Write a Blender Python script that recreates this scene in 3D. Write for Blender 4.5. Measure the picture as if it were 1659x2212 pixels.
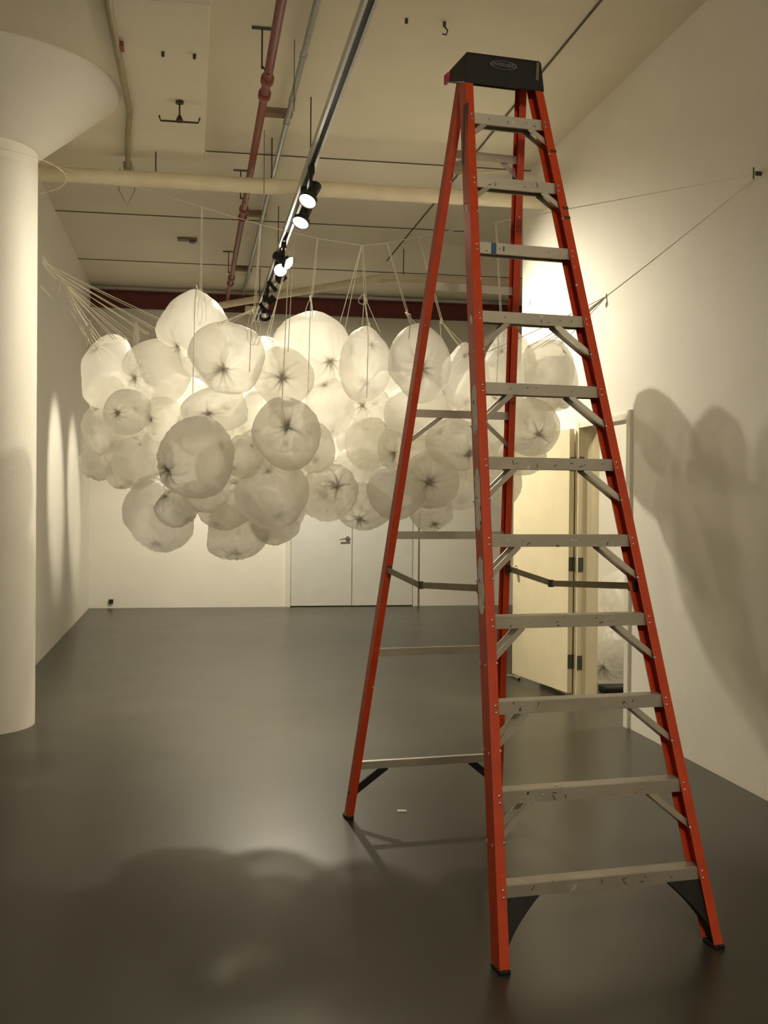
import bpy, math, random
import numpy as np
from mathutils import Vector, Matrix

for o in list(bpy.data.objects):
    bpy.data.objects.remove(o, do_unlink=True)
scene = bpy.context.scene
COL = scene.collection
R_ = random.Random(11)

# ------------------------------------------------------------------ camera
CAM_H = 1.5466
YAW, PITCH, ROLL, F_PX = 0.1710, -0.0106, 0.0088, 2411.36
cy, sy, cp, sp = math.cos(YAW), math.sin(YAW), math.cos(PITCH), math.sin(PITCH)
FW = Vector((sy*cp, cy*cp, sp))
r0 = Vector((cy, -sy, 0)); u0 = r0.cross(FW)
RT = math.cos(ROLL)*r0 + math.sin(ROLL)*u0
UP = -math.sin(ROLL)*r0 + math.cos(ROLL)*u0
cam_data = bpy.data.cameras.new('camera')
cam = bpy.data.objects.new('camera', cam_data)
COL.objects.link(cam)
m = Matrix((RT, UP, -FW)).transposed().to_4x4()
m.translation = Vector((0, 0, CAM_H))
cam.matrix_world = m
cam_data.sensor_fit = 'VERTICAL'
cam_data.sensor_height = 36.0
cam_data.lens = F_PX/2212*36.0
cam_data.clip_start = 0.05
scene.camera = cam

# ------------------------------------------------------------------ world, exposure
w = bpy.data.worlds.new('dark_world'); scene.world = w
w.use_nodes = True
w.node_tree.nodes['Background'].inputs[0].default_value = (0.02, 0.016, 0.01, 1)
w.node_tree.nodes['Background'].inputs[1].default_value = 0.3
vs = scene.view_settings
vs.view_transform = 'Standard'; vs.look = 'None'; vs.gamma = 1.0
vs.use_curve_mapping = False
vs.exposure = 1.45
scene.cycles.max_bounces = 16
scene.cycles.diffuse_bounces = 9
scene.cycles.transparent_max_bounces = 24
LAMP_COL = (1.0, 0.90, 0.70)      # warm halogen


def add_spot(name, loc, target, energy, angle, blend=0.6, radius=0.045, parent=None):
    ld = bpy.data.lights.new(name, 'SPOT')
    ld.energy = energy; ld.color = LAMP_COL
    ld.spot_size = math.radians(angle); ld.spot_blend = blend
    ld.shadow_soft_size = radius*1.5
    o = bpy.data.objects.new(name, ld); COL.objects.link(o)
    o.location = loc
    d = Vector(target) - Vector(loc)
    o.rotation_euler = d.to_track_quat('-Z', 'Y').to_euler()
    return o


def add_area(name, loc, target, energy, size):
    ld = bpy.data.lights.new(name, 'AREA')
    ld.energy = energy; ld.color = LAMP_COL; ld.size = size
    o = bpy.data.objects.new(name, ld); COL.objects.link(o)
    o.location = loc
    d = Vector(target) - Vector(loc)
    o.rotation_euler = d.to_track_quat('-Z', 'Y').to_euler()
    return o


# a ceiling lamp of the store room behind the open door, and an added unseen fill light behind the camera
add_area('store_room_light', (4.3, 7.6, 4.2), (4.3, 7.6, 0), 45, 0.5)
add_area('front_fill_light', (0.6, -1.6, 4.3), (1.0, 6.0, 1.8), 55, 0.8)

# ------------------------------------------------------------------ pixel <-> place (calibrated camera)
def ray(px, py):
    return FW + ((px-829.5)/F_PX)*RT - ((py-1106.0)/F_PX)*UP


def at(px, py, y=None, z=None, x=None):
    d = ray(px, py)
    if y is not None: t = y/d.y
    elif z is not None: t = (z-CAM_H)/d.z
    else: t = x/d.x
    return Vector((0, 0, CAM_H)) + t*d


# ------------------------------------------------------------------ materials
def new_mat(name):
    mt = bpy.data.materials.new(name); mt.use_nodes = True
    nt = mt.node_tree
    return mt, nt, nt.nodes['Principled BSDF']


def noise_mat(name, col, rough=0.6, var=0.06, scale=6.0, bump=0.05, bscale=60.0, metallic=0.0,
              specks=None, speck_scale=30.0, speck_t=0.7, spec=0.5, rough_var=0.0, stains=None):
    mt, nt, b = new_mat(name)
    tc = nt.nodes.new('ShaderNodeTexCoord')
    n = nt.nodes.new('ShaderNodeTexNoise'); n.inputs['Scale'].default_value = scale
    n.inputs['Detail'].default_value = 6.0
    nt.links.new(tc.outputs['Object'], n.inputs['Vector'])
    rp = nt.nodes.new('ShaderNodeValToRGB')
    c = np.array(col)
    rp.color_ramp.elements[0].position = 0.3; rp.color_ramp.elements[1].position = 0.7
    rp.color_ramp.elements[0].color = (*np.clip(c*(1-var), 0, 1), 1)
    rp.color_ramp.elements[1].color = (*np.clip(c*(1+var), 0, 1), 1)
    nt.links.new(n.outputs['Fac'], rp.inputs['Fac'])
    out = rp.outputs['Color']
    for (sc, ss, stt) in ([(specks, speck_scale, speck_t)] if specks else []) + (stains or []):
        n2 = nt.nodes.new('ShaderNodeTexNoise'); n2.inputs['Scale'].default_value = ss
        n2.inputs['Detail'].default_value = 3.0
        nt.links.new(tc.outputs['Object'], n2.inputs['Vector'])
        r2 = nt.nodes.new('ShaderNodeValToRGB')
        r2.color_ramp.elements[0].position = stt; r2.color_ramp.elements[1].position = min(stt+0.03, 1)
        r2.color_ramp.elements[0].color = (0, 0, 0, 1); r2.color_ramp.elements[1].color = (1, 1, 1, 1)
        nt.links.new(n2.outputs['Fac'], r2.inputs['Fac'])
        mx = nt.nodes.new('ShaderNodeMix'); mx.data_type = 'RGBA'
        nt.links.new(r2.outputs['Color'], mx.inputs['Factor'])
        nt.links.new(out, mx.inputs['A']); mx.inputs['B'].default_value = (*sc, 1)
        out = mx.outputs['Result']
    nt.links.new(out, b.inputs['Base Color'])
    b.inputs['Roughness'].default_value = rough
    b.inputs['Metallic'].default_value = metallic
    b.inputs['Specular IOR Level'].default_value = spec
    if rough_var:
        n4 = nt.nodes.new('ShaderNodeTexNoise'); n4.inputs['Scale'].default_value = 2.3
        n4.inputs['Detail'].default_value = 7.0
        nt.links.new(tc.outputs['Object'], n4.inputs['Vector'])
        mr = nt.nodes.new('ShaderNodeMapRange')
        mr.inputs['From Min'].default_value = 0.3; mr.inputs['From Max'].default_value = 0.7
        mr.inputs['To Min'].default_value = rough-rough_var; mr.inputs['To Max'].default_value = rough+rough_var
        nt.links.new(n4.outputs['Fac'], mr.inputs['Value'])
        nt.links.new(mr.outputs['Result'], b.inputs['Roughness'])
    if bump:
        n3 = nt.nodes.new('ShaderNodeTexNoise'); n3.inputs['Scale'].default_value = bscale
        n3.inputs['Detail'].default_value = 4.0
        nt.links.new(tc.outputs['Object'], n3.inputs['Vector'])
        bp = nt.nodes.new('ShaderNodeBump'); bp.inputs['Strength'].default_value = bump
        bp.inputs['Distance'].default_value = 0.02
        nt.links.new(n3.outputs['Fac'], bp.inputs['Height'])
        nt.links.new(bp.outputs['Normal'], b.inputs['Normal'])
    return mt


M = {}
M['wall'] = noise_mat('white_wall_paint', (0.80, 0.77, 0.69), 0.62, 0.02, 3, 0.06, 90)
M['ceil'] = noise_mat('ceiling_paint', (0.76, 0.70, 0.57), 0.75, 0.035, 1.6, 0.10, 25)
M['column'] = noise_mat('column_paint', (0.80, 0.77, 0.70), 0.6, 0.02, 3, 0.05, 70)
M['floor'] = noise_mat('painted_concrete_floor', (0.048, 0.043, 0.032), 0.30, 0.12, 0.8, 0.0, 7, rough_var=0.012, spec=0.24)
M['joint'] = noise_mat('dark_joint', (0.12, 0.10, 0.065), 0.8, 0.1)
M['orange'] = noise_mat('orange_fiberglass', (0.58, 0.056, 0.010), 0.42, 0.10, 14, 0.05, 180,
                        specks=(0.62, 0.55, 0.44), speck_scale=26, speck_t=0.73, stains=[((0.10, 0.02, 0.01), 17, 0.74)])
M['alu'] = noise_mat('worn_aluminium', (0.52, 0.48, 0.40), 0.42, 0.10, 9, 0.05, 120, metallic=0.55,
                     specks=(0.10, 0.08, 0.05), speck_scale=34, speck_t=0.70, stains=[((0.75, 0.72, 0.66), 19, 0.70)])
M['alu_plain'] = noise_mat('aluminium', (0.52, 0.48, 0.40), 0.38, 0.06, 12, 0.03, 150, metallic=0.6)
M['brass_bar'] = noise_mat('dull_steel_bar', (0.30, 0.26, 0.15), 0.45, 0.12, 20, 0.05, 100, metallic=0.5)
M['black'] = noise_mat('black_plastic', (0.009, 0.0085, 0.008), 0.58, 0.15, 12, 0.08, 120)
M['tape'] = noise_mat('dark_tape', (0.05, 0.05, 0.035), 0.55, 0.2, 20, 0.05, 80)
M['bluetape'] = noise_mat('blue_tape', (0.03, 0.10, 0.20), 0.6, 0.1, 20, 0.05, 80)
M['sticker'] = noise_mat('worn_sticker', (0.82, 0.79, 0.72), 0.6, 0.12, 30, 0.1, 90,
                         specks=(0.08, 0.07, 0.05), speck_scale=22, speck_t=0.64)
M['logo'] = noise_mat('logo_grey', (0.22, 0.21, 0.20), 0.5, 0.15, 60, 0.0)
M['rivet'] = noise_mat('rivet_steel', (0.62, 0.60, 0.55), 0.3, 0.05, 40, 0.0, metallic=0.9)
M['redtag'] = noise_mat('magenta_tag', (0.55, 0.02, 0.08), 0.5, 0.1, 20, 0.0)
M['redpipe'] = noise_mat('red_pipe_paint', (0.22, 0.044, 0.024), 0.55, 0.12, 10, 0.05, 60)
M['beam'] = noise_mat('dark_red_beam_paint', (0.12, 0.018, 0.012), 0.6, 0.2, 8, 0.06, 50)
M['conduit'] = noise_mat('galvanised_conduit', (0.36, 0.37, 0.36), 0.4, 0.1, 20, 0.03, 80, metallic=0.5)
M['beige'] = noise_mat('beige_painted_pipe', (0.74, 0.66, 0.50), 0.6, 0.06, 8, 0.05, 50)
M['olive'] = noise_mat('olive_conduit_paint', (0.32, 0.28, 0.16), 0.6, 0.1, 8, 0.05, 50)
M['brown'] = noise_mat('brown_block', (0.20, 0.14, 0.07), 0.7, 0.15, 20, 0.1, 80)
M['iron'] = noise_mat('dark_iron', (0.06, 0.05, 0.035), 0.5, 0.2, 30, 0.05, 80, metallic=0.4)
M['track'] = noise_mat('track_aluminium', (0.58, 0.58, 0.56), 0.28, 0.05, 20, 0.0, metallic=0.8)
M['slot'] = noise_mat('track_slot', (0.03, 0.03, 0.03), 0.6, 0.1, 20, 0.0)
M['silver'] = noise_mat('lamp_reflector', (0.85, 0.83, 0.78), 0.25, 0.03, 30, 0.0, metallic=0.8)
M['doorpaint'] = noise_mat('cream_door_paint', (0.80, 0.71, 0.49), 0.5, 0.04, 5, 0.04, 70)
M['backdoor'] = noise_mat('white_door_paint', (0.66, 0.66, 0.61), 0.5, 0.03, 5, 0.03, 70)
M['trim'] = noise_mat('trim_paint', (0.74, 0.71, 0.62), 0.5, 0.03, 5, 0.03, 70)
M['chrome'] = noise_mat('dull_chrome', (0.55, 0.53, 0.48), 0.25, 0.05, 20, 0.0, metallic=1.0)
M['hinge'] = noise_mat('tarnished_hinge', (0.13, 0.13, 0.085), 0.45, 0.2, 40, 0.05, 80, metallic=0.5)
M['string'] = noise_mat('white_cotton_string', (0.85, 0.80, 0.66), 0.8, 0.05, 60, 0.0)
M['paper'] = noise_mat('paper', (0.8, 0.76, 0.66), 0.8, 0.05, 30, 0.0)

# glowing lamp lens
mt, nt, b = new_mat('lit_lamp_lens')
b.inputs['Base Color'].default_value = (1, 0.95, 0.85, 1)
b.inputs['Emission Color'].default_value = (1.0, 0.90, 0.72, 1)
b.inputs['Emission Strength'].default_value = 28.0
M['lens'] = mt

# thin translucent plastic film of the bags; film gathered into folds ("gather") lets less light through
mt = bpy.data.materials.new('translucent_bag_film'); mt.use_nodes = True
nt = mt.node_tree; nt.nodes.clear()
o_ = nt.nodes.new('ShaderNodeOutputMaterial')
dif = nt.nodes.new('ShaderNodeBsdfDiffuse'); trl = nt.nodes.new('ShaderNodeBsdfTranslucent')
tra = nt.nodes.new('ShaderNodeBsdfTransparent'); glo = nt.nodes.new('ShaderNodeBsdfGlossy')
dif.inputs['Color'].default_value = (0.985, 0.975, 0.94, 1)
trl.inputs['Color'].default_value = (0.985, 0.975, 0.94, 1)
tra.inputs['Color'].default_value = (0.98, 0.97, 0.94, 1)
glo.inputs['Roughness'].default_value = 0.32
ga = nt.nodes.new('ShaderNodeAttribute'); ga.attribute_name = 'gather'
tcn = nt.nodes.new('ShaderNodeTexCoord')
wn = nt.nodes.new('ShaderNodeTexNoise'); wn.inputs['Scale'].default_value = 9.0
wn.inputs['Detail'].default_value = 8.0; wn.inputs['Roughness'].default_value = 0.65
wn.inputs['Distortion'].default_value = 1.2
nt.links.new(tcn.outputs['Object'], wn.inputs['Vector'])
bmp = nt.nodes.new('ShaderNodeBump'); bmp.inputs['Strength'].default_value = 0.30
bmp.inputs['Distance'].default_value = 0.02
nt.links.new(wn.outputs['Fac'], bmp.inputs['Height'])
for nd in (dif, trl, glo):
    nt.links.new(bmp.outputs['Normal'], nd.inputs['Normal'])
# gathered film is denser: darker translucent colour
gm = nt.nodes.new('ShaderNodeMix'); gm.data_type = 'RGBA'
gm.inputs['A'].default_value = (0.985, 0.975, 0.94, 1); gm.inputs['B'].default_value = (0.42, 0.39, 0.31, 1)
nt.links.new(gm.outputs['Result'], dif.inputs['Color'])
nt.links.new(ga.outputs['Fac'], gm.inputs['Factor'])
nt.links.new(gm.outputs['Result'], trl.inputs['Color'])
m1 = nt.nodes.new('ShaderNodeMixShader'); m1.inputs[0].default_value = 0.60
nt.links.new(dif.outputs[0], m1.inputs[1]); nt.links.new(trl.outputs[0], m1.inputs[2])
m2 = nt.nodes.new('ShaderNodeMixShader')
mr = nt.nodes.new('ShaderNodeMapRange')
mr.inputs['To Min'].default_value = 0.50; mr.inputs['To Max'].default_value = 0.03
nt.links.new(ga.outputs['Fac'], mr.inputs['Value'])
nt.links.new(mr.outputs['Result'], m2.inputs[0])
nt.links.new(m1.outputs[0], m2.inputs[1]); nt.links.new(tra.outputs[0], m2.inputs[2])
m3 = nt.nodes.new('ShaderNodeMixShader'); m3.inputs[0].default_value = 0.04
nt.links.new(m2.outputs[0], m3.inputs[1]); nt.links.new(glo.outputs[0], m3.inputs[2])
nt.links.new(m3.outputs[0], o_.inputs['Surface'])
M['bag'] = mt


# ------------------------------------------------------------------ mesh helpers
class MB:
    def __init__(s): s.v = []; s.f = []

    def add(s, verts, faces):
        k = len(s.v); s.v += [tuple(v) for v in verts]; s.f += [tuple(i+k for i in f) for f in faces]
        return s

    def box(s, a, b):
        x0, y0, z0 = a; x1, y1, z1 = b
        return s.add([(x0, y0, z0), (x1, y0, z0), (x1, y1, z0), (x0, y1, z0), (x0, y0, z1), (x1, y0, z1), (x1, y1, z1), (x0, y1, z1)],
                     [(3, 2, 1, 0), (4, 5, 6, 7), (0, 1, 5, 4), (1, 2, 6, 5), (2, 3, 7, 6), (3, 0, 4, 7)])

    def obox(s, c, ax, ay, az):
        c, ax, ay, az = map(Vector, (c, ax, ay, az))
        vs_ = [c + i*ax + j*ay + k*az for k in (-1, 1) for i, j in ((-1, -1), (1, -1), (1, 1), (-1, 1))]
        return s.add(vs_, [(3, 2, 1, 0), (4, 5, 6, 7), (0, 1, 5, 4), (1, 2, 6, 5), (2, 3, 7, 6), (3, 0, 4, 7)])

    def bar(s, a, b, wd, th, side=(0, 1, 0)):
        a, b = Vector(a), Vector(b); t = (b-a); L = t.length; t.normalize()
        sd = Vector(side); sd = (sd - sd.dot(t)*t).normalized(); n = t.cross(sd)
        return s.obox((a+b)/2, t*L/2, sd*th/2, n*wd/2)

    def prism(s, loops, cap=True):
        n = len(loops[0]); k = len(s.v)
        for lp in loops: s.v += [tuple(p) for p in lp]
        for i in range(len(loops)-1):
            for j in range(n):
                a = k+i*n+j; b_ = k+i*n+(j+1) % n
                s.f.append((a, b_, b_+n, a+n))
        if cap:
            s.f.append(tuple(k+j for j in reversed(range(n))))
            s.f.append(tuple(k+(len(loops)-1)*n+j for j in range(n)))
        return s

    def tube(s, pts, r, n=8, cap=True):
        pts = [Vector(p) for p in pts]; rs = r if isinstance(r, (list, tuple)) else [r]*len(pts)
        prev = None; loops = []
        for i, p in enumerate(pts):
            t = (pts[min(i+1, len(pts)-1)] - pts[max(i-1, 0)])
            if t.length < 1e-9: t = Vector((0, 0, 1))
            t.normalize()
            if prev is None:
                a = Vector((0, 0, 1)) if abs(t.z) < .9 else Vector((1, 0, 0))
                u_ = t.cross(a).normalized()
            else:
                u_ = (prev - prev.dot(t)*t).normalized()
            prev = u_; v_ = t.cross(u_)
            loops.append([p + rs[i]*(math.cos(2*math.pi*k/n)*u_ + math.sin(2*math.pi*k/n)*v_) for k in range(n)])
        return s.prism(loops, cap)

    def build(s, name, mat, parent=None, smooth=False, bevel=0.0):
        me = bpy.data.meshes.new(name); me.from_pydata(s.v, [], s.f); me.update()
        me.materials.append(M[mat] if isinstance(mat, str) else mat)
        if smooth:
            me.polygons.foreach_set('use_smooth', [True]*len(me.polygons))
        o = bpy.data.objects.new(name, me); COL.objects.link(o)
        if parent is not None: o.parent = parent
        if bevel:
            bv = o.modifiers.new('bevel', 'BEVEL'); bv.width = bevel; bv.segments = 2; bv.limit_method = 'ANGLE'
        return o


def auto_smooth(o, ang=40):
    me = o.data
    me.polygons.foreach_set('use_smooth', [True]*len(me.polygons))
    me.set_sharp_from_angle(angle=math.radians(ang))
    return o


def tag(o, label, cat, group=None):
    o['label'] = label; o['category'] = cat
    if group: o['group'] = group
    return o


def empty(name, loc=(0, 0, 0), rz=0.0):
    o = bpy.data.objects.new(name, None); COL.objects.link(o)
    o.location = loc; o.rotation_euler = (0, 0, rz); o.empty_display_size = 0.1
    return o


def struct(o, label=None):
    o['kind'] = 'structure'
    if label: o['label'] = label
    return o


# ------------------------------------------------------------------ room shell
XR, XL, YB, ZC, YE = 2.964, -1.40, 16.06, 4.50, 9.85
FX0, FX1, FY0 = -5.0, 7.0, -3.2
struct(MB().box((FX0, FY0, -0.12), (FX1, YB+.2, 0)).build('floor', 'floor'), 'dark grey glossy painted concrete floor')
ceil = struct(MB().box((FX0, FY0, ZC), (FX1, YB+.2, ZC+.15)).build('ceiling', 'ceil'), 'cream painted concrete ceiling')
struct(MB().box((FX0, YB, 0), (FX1, YB+.2, ZC)).build('wall_back', 'wall'), 'far white wall with double doors')
struct(MB().box((XL-.2, 8.45, 0), (XL, YB, ZC)).build('wall_left', 'wall'), 'white left wall behind the column with two bright light streaks')
# near left part of the gallery, beyond the column (out of the picture)
struct(MB().box((FX0-.2, FY0, 0), (FX0, YB, ZC)).build('wall_side', 'wall'), 'white side wall outside the picture')
struct(MB().box((FX0, FY0-.2, 0), (FX1, FY0, ZC)).build('wall_near', 'wall'), 'white wall behind the viewer')
struct(MB().box((FX1, FY0, 0), (FX1+.2, YB, ZC)).build('wall_far_right', 'wall'), 'white wall at the end of the alcove')
# right partition with the door opening
DY0, DY1, DH, WT = 7.28, 8.26, 2.13, 0.15
wr = MB()
wr.box((XR, FY0, 0), (XR+WT, DY0, ZC))
wr.box((XR, DY1, 0), (XR+WT, YE, ZC))
wr.box((XR, DY0, DH), (XR+WT, DY1, ZC))
struct(wr.build('wall_right', 'wall'), 'white right wall carrying the bag shadows')
struct(MB().box((XR+WT, YE-.12, 0), (FX1, YE, ZC)).build('wall_return', 'wall'), 'white wall of the store room seen through the doorway')

# ceiling joints and drop panel
for yj, x0, x1 in ((9.63, 0.1, XR), (11.93, XL, XR), (14.27, XL, 5.2)):
    MB().box((x0, yj-.006, ZC-.008), (x1, yj+.006, ZC+.004)).build('joint', 'joint', ceil)
MB().box((2.347, FY0, ZC-.010), (2.359, 13.6, ZC+.004)).build('joint', 'joint', ceil)
MB().box((-3.0, 6.40, 4.33), (0.088, 9.38, ZC+.02)).build('drop_panel', 'ceil', ceil, bevel=.01)

# ------------------------------------------------------------------ round column with flared capital
colm = empty('column', (-1.47, 7.90, 0))
tag(colm, 'thick round white column with a flared capital under the ceiling', 'column')
def lathe(prof, n=72):
    mb = MB(); loops = [[(r*math.cos(2*math.pi*k/n), r*math.sin(2*math.pi*k/n), z) for k in range(n)] for r, z in prof]
    return mb.prism(loops)
CR = 0.425
auto_smooth(lathe([(CR, 0), (CR, 3.87)]).build('shaft', 'column', colm))
auto_smooth(lathe([(CR+.002, 3.87), (CR+.035, 3.885), (0.955, 4.30), (0.965, 4.33)]).build('capital', 'column', colm), 50)

# ------------------------------------------------------------------ ladder
LX, LY, LYAW, LEAN, WB, TP, S1, SP = 1.4176, 3.5497, 0.1170, 0.3076, 0.7659, 0.1391, 0.2717, 0.3048
lad = empty('stepladder', (LX, LY, 0), LYAW)
tag(lad, 'tall orange fiberglass stepladder with black top cap and aluminium steps', 'ladder')
sl, cl = math.sin(LEAN), math.cos(LEAN)
def fp(s, x, d):      # front frame: along the rail, across, depth behind the front face
    return Vector((x, s*sl + d*cl, s*cl - d*sl))
def hw(s): return (WB - TP*s)/2
FWD, FT, FD = 0.036, 0.005, 0.076

def channel(side, half, place, fw, t, D, s0f, s1, n=10):
    sec = [(0, 0), (fw, 0), (fw, D), (0, D), (0, D-t), (fw-t, D-t), (fw-t, t), (0, t)]
    loops = []
    for i in range(n+1):
        lp = []
        for (x, d) in sec:
            a = s0f(d); s = a + (s1-a)*i/n
            lp.append(place(s, side*(half(s)+x), d))
        loops.append(lp if side > 0 else lp[::-1])
    return MB().prism(loops)

for side in (-1, 1):
    fr = channel(side, hw, fp, FWD, FT, FD, lambda d: (0.014+d*sl)/cl, 3.53).build('front_rail', 'orange', lad, bevel=.0015)
    # black moulded shoe around the rail end
    sh = MB()
    c = fp(0.0, side*(hw(0)+.018), .038)
    sh.box((c.x-.020, c.y-.040, 0.0), (c.x+.020, c.y+.042, .0145))
    sh.build('foot', 'black', lad, bevel=.004)

steps_meshes = {}
NST = 11
for i in range(NST):
    s = S1 + i*SP; z = s*cl; y = s*sl; x = hw(s)+.028
    mb = MB()
    y0, y1, th, fh = y+.0055, y+.074, .004, .043
    prof = [(y0, z), (y0, z-fh), (y0+.012, z-fh), (y0+.012, z-fh+.003), (y0+.004, z-fh+.003), (y0+.004, z-th),
            (y1-.004, z-th), (y1-.004, z-fh+.003), (y1-.012, z-fh+.003), (y1-.012, z-fh), (y1, z-fh), (y1, z)]
    # ribbed top
    top = []
    nr = 9
    for k in range(nr):
        ya = y1-.002 - (y1-y0-.004)*k/nr; yb = y1-.002 - (y1-y0-.004)*(k+.55)/nr
        top += [(ya, z), (ya, z+.0022), (yb, z+.0022), (yb, z)]
    prof = prof + top
    mb.prism([[(-x, a, b) for a, b in prof], [(x, a, b) for a, b in prof]])
    # the step is bolted between the rails: splay its ends with the rails
    mb.build('step', 'alu', lad)

# knee braces under the steps
for i in range(1, NST):
    s = S1 + i*SP; z = s*cl; y = s*sl
    for side in (-1, 1):
        if i in (8,) : continue
        k = 0.55 if i >= 9 else 1.0
        dx, dz = (.115*k, .135*k)
        xo = hw(s)+.022+.01*k
        mb = MB()
        for dd in (0.010, 0.064):
            a = Vector((side*(xo-dx-.03*k), y+dd, z-.040))
            b = Vector((side*(xo+.006+dz*TP/2), y+dd-dz*math.tan(LEAN), z-.040-dz))
            mb.bar(a, b, .020, .0035, side=(0, 1, 0))
        a0 = Vector((side*(xo-dx-.03*k), y+.037, z-.040)); b0 = Vector((side*(xo+.006+dz*TP/2), y+.037-dz*math.tan(LEAN), z-.040-dz))
        mb.build('brace', 'alu_plain', lad)

# black curved gussets from the first step down to the feet
s = S1; z1 = s*cl - .040; yy = s*sl
for side in (-1, 1):
    pts = []
    n = 12
    xi = hw(s)+.030
    inner = []; outer = []
    for k in range(n+1):
        t = k/n
        zz = z1*(1-t) + .02*t
        inner_x = (xi - .150) + .150*(1-(1-t)**1.6)
        web = hw(zz/cl) + FWD - FT - .001
        inner.append((min(inner_x, web-.012), zz))
        outer.append((web, zz))
    mb = MB()
    lo = []
    poly = inner + outer[::-1]
    f0 = []; f1 = []
    for (x, zz) in poly:
        yb = zz*math.tan(LEAN)
        f0.append((side*x, yb+.012, zz)); f1.append((side*x, yb+.066, zz))
    for k in range(n):
        a, b_, c, d = k, k+1, 2*n-k, 2*n+1-k
        N = len(poly)
        base = len(mb.v)
        q0 = [f0[a], f0[b_], f0[c], f0[d]]; q1 = [f1[a], f1[b_], f1[c], f1[d]]
        mb.add(q0+q1, [(0, 1, 2, 3), (7, 6, 5, 4), (0, 4, 5, 1), (2, 6, 7, 3)] + ([(0, 3, 7, 4)] if k == 0 else []) + ([(1, 5, 6, 2)] if k == n-1 else []))
    mb.build('gusset', 'black', lad)

# rivets on the front flanges (too small to count apart)
mb = MB()
def rivet(mb, p, r=.0055, nrm=(0, -1, .3)):
    nv = Vector(nrm).normalized(); a = nv.orthogonal().normalized(); b_ = nv.cross(a)
    lo = []
    for rr, hh in ((r, -.002), (r, .0015), (r*.6, .0035)):
        lo.append([Vector(p)+nv*hh+rr*(math.cos(2*math.pi*k/8)*a+math.sin(2*math.pi*k/8)*b_) for k in range(8)])
    mb.prism(lo)
for i in range(NST):
    s = S1 + i*SP
    for side in (-1, 1):
        for ds in (-.010, -.034):
            rivet(mb, fp(s+ds, side*(hw(s)+.014), 0), nrm=(0, -cl, sl))
        if i: rivet(mb, fp(s-.165, side*(hw(s)+.014), 0), nrm=(0, -cl, sl))
    for xx in (-.55, .55):
        if i >= 1: rivet(mb, Vector((xx*hw(s), s*sl+.0055, s*cl-.020)), .004, (0, -1, 0))
rv = mb.build('rivet_heads', 'rivet', lad, smooth=True); rv['kind'] = 'stuff'

# rear frame
YRT, ZRT, YRB = 1.225, 3.36, 1.905
RL = math.hypot(YRB-YRT, ZRT); srr, crr = (YRB-YRT)/RL, ZRT/RL
def rp(s, x, d):   # s up from the floor, d towards the front frame
    return Vector((x - .050*(1-s/RL), YRB - s*srr - d*crr, s*crr - d*srr))
def rhw(s): return .372 - (.372-.122)*s/RL
for side in (-1, 1):
    channel(side, rhw, rp, .032, .0045, .058, lambda d: (0.014+d*srr)/crr, 3.478).build('rear_rail', 'orange', lad, bevel=.0015)
    c = rp(0, side*(rhw(0)+.016), .028)
    MB().box((c.x-.020, c.y-.033, 0), (c.x+.020, c.y+.033, .020)).build('foot', 'black', lad, bevel=.004)
rear_z = [.27+.56*k for k in range(6)]
for k, zr in enumerate(rear_z):
    s = zr/crr
    a = rp(s, -rhw(s)-.026, .030); b = rp(s, rhw(s)+.026, .030)
    mb = MB()
    mb.bar(a, b, .036, .004, side=(0, 1, 0))
    mb.bar(a+Vector((0, .014, .016)), b+Vector((0, .014, .016)), .004, .030, side=(0, 1, 0))
    mb.build('rear_bar', 'alu_plain', lad)
    if k in (0, 3, 5):
        for side in (-1, 1):
            q = 1.0 if k != 5 else .55
            dx, dz = .16*q, .15*q
            p0 = rp(s-.012, side*(rhw(s)+.026-dx), .026); p1 = rp(s-dz, side*(rhw(s-dz)+.026), .026)
            MB().bar(p0, p1, .034 if k == 0 else .020, .012 if k == 0 else .0035, side=(0, 1, 0)).build('rear_brace', 'black' if k == 0 else 'alu_plain', lad)

# folding spreaders
for side in (-1, 1):
    sF = 1.25/cl
    A = fp(sF, side*(hw(sF)+.020), FD+.004); sR = 1.235/crr
    B = rp(sR, side*(rhw(sR)+.016), .060)
    Mid = A.lerp(B, .60) + Vector((0, 0, -.038))
    sp_ = empty('spreader'); sp_.parent = lad
    MB().bar(A, Mid, .026, .005, side=(1, 0, 0)).build('spreader_arm', 'brass_bar', sp_)
    MB().bar(Mid+Vector((side*.006, 0, 0)), B+Vector((side*.006, 0, 0)), .026, .005, side=(1, 0, 0)).build('spreader_arm', 'brass_bar', sp_)
    MB().obox(A, (.008, 0, 0), (0, .022, 0), (0, 0, .020)).build('pivot_bracket', 'iron', sp_)
    MB().obox(Mid, (.010, 0, 0), (0, .008, 0), (0, 0, .016)).build('pivot_bracket', 'iron', sp_)
    MB().obox(B, (.008, 0, 0), (0, .022, 0), (0, 0, .020)).build('pivot_bracket', 'iron', sp_)

# top cap: hollow moulded block with a deeper front skirt
HWc = .172
y0, y1 = 1.058, 1.275
zt, zb = 3.435, 3.300
cap = MB()
zr_ = zb+.085          # the rear skirt ends higher than the front one
def skirt(pts_out, pts_in):
    n_ = len(pts_out); k_ = len(cap.v)
    cap.v += [tuple(p) for p in pts_out+pts_in]
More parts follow.
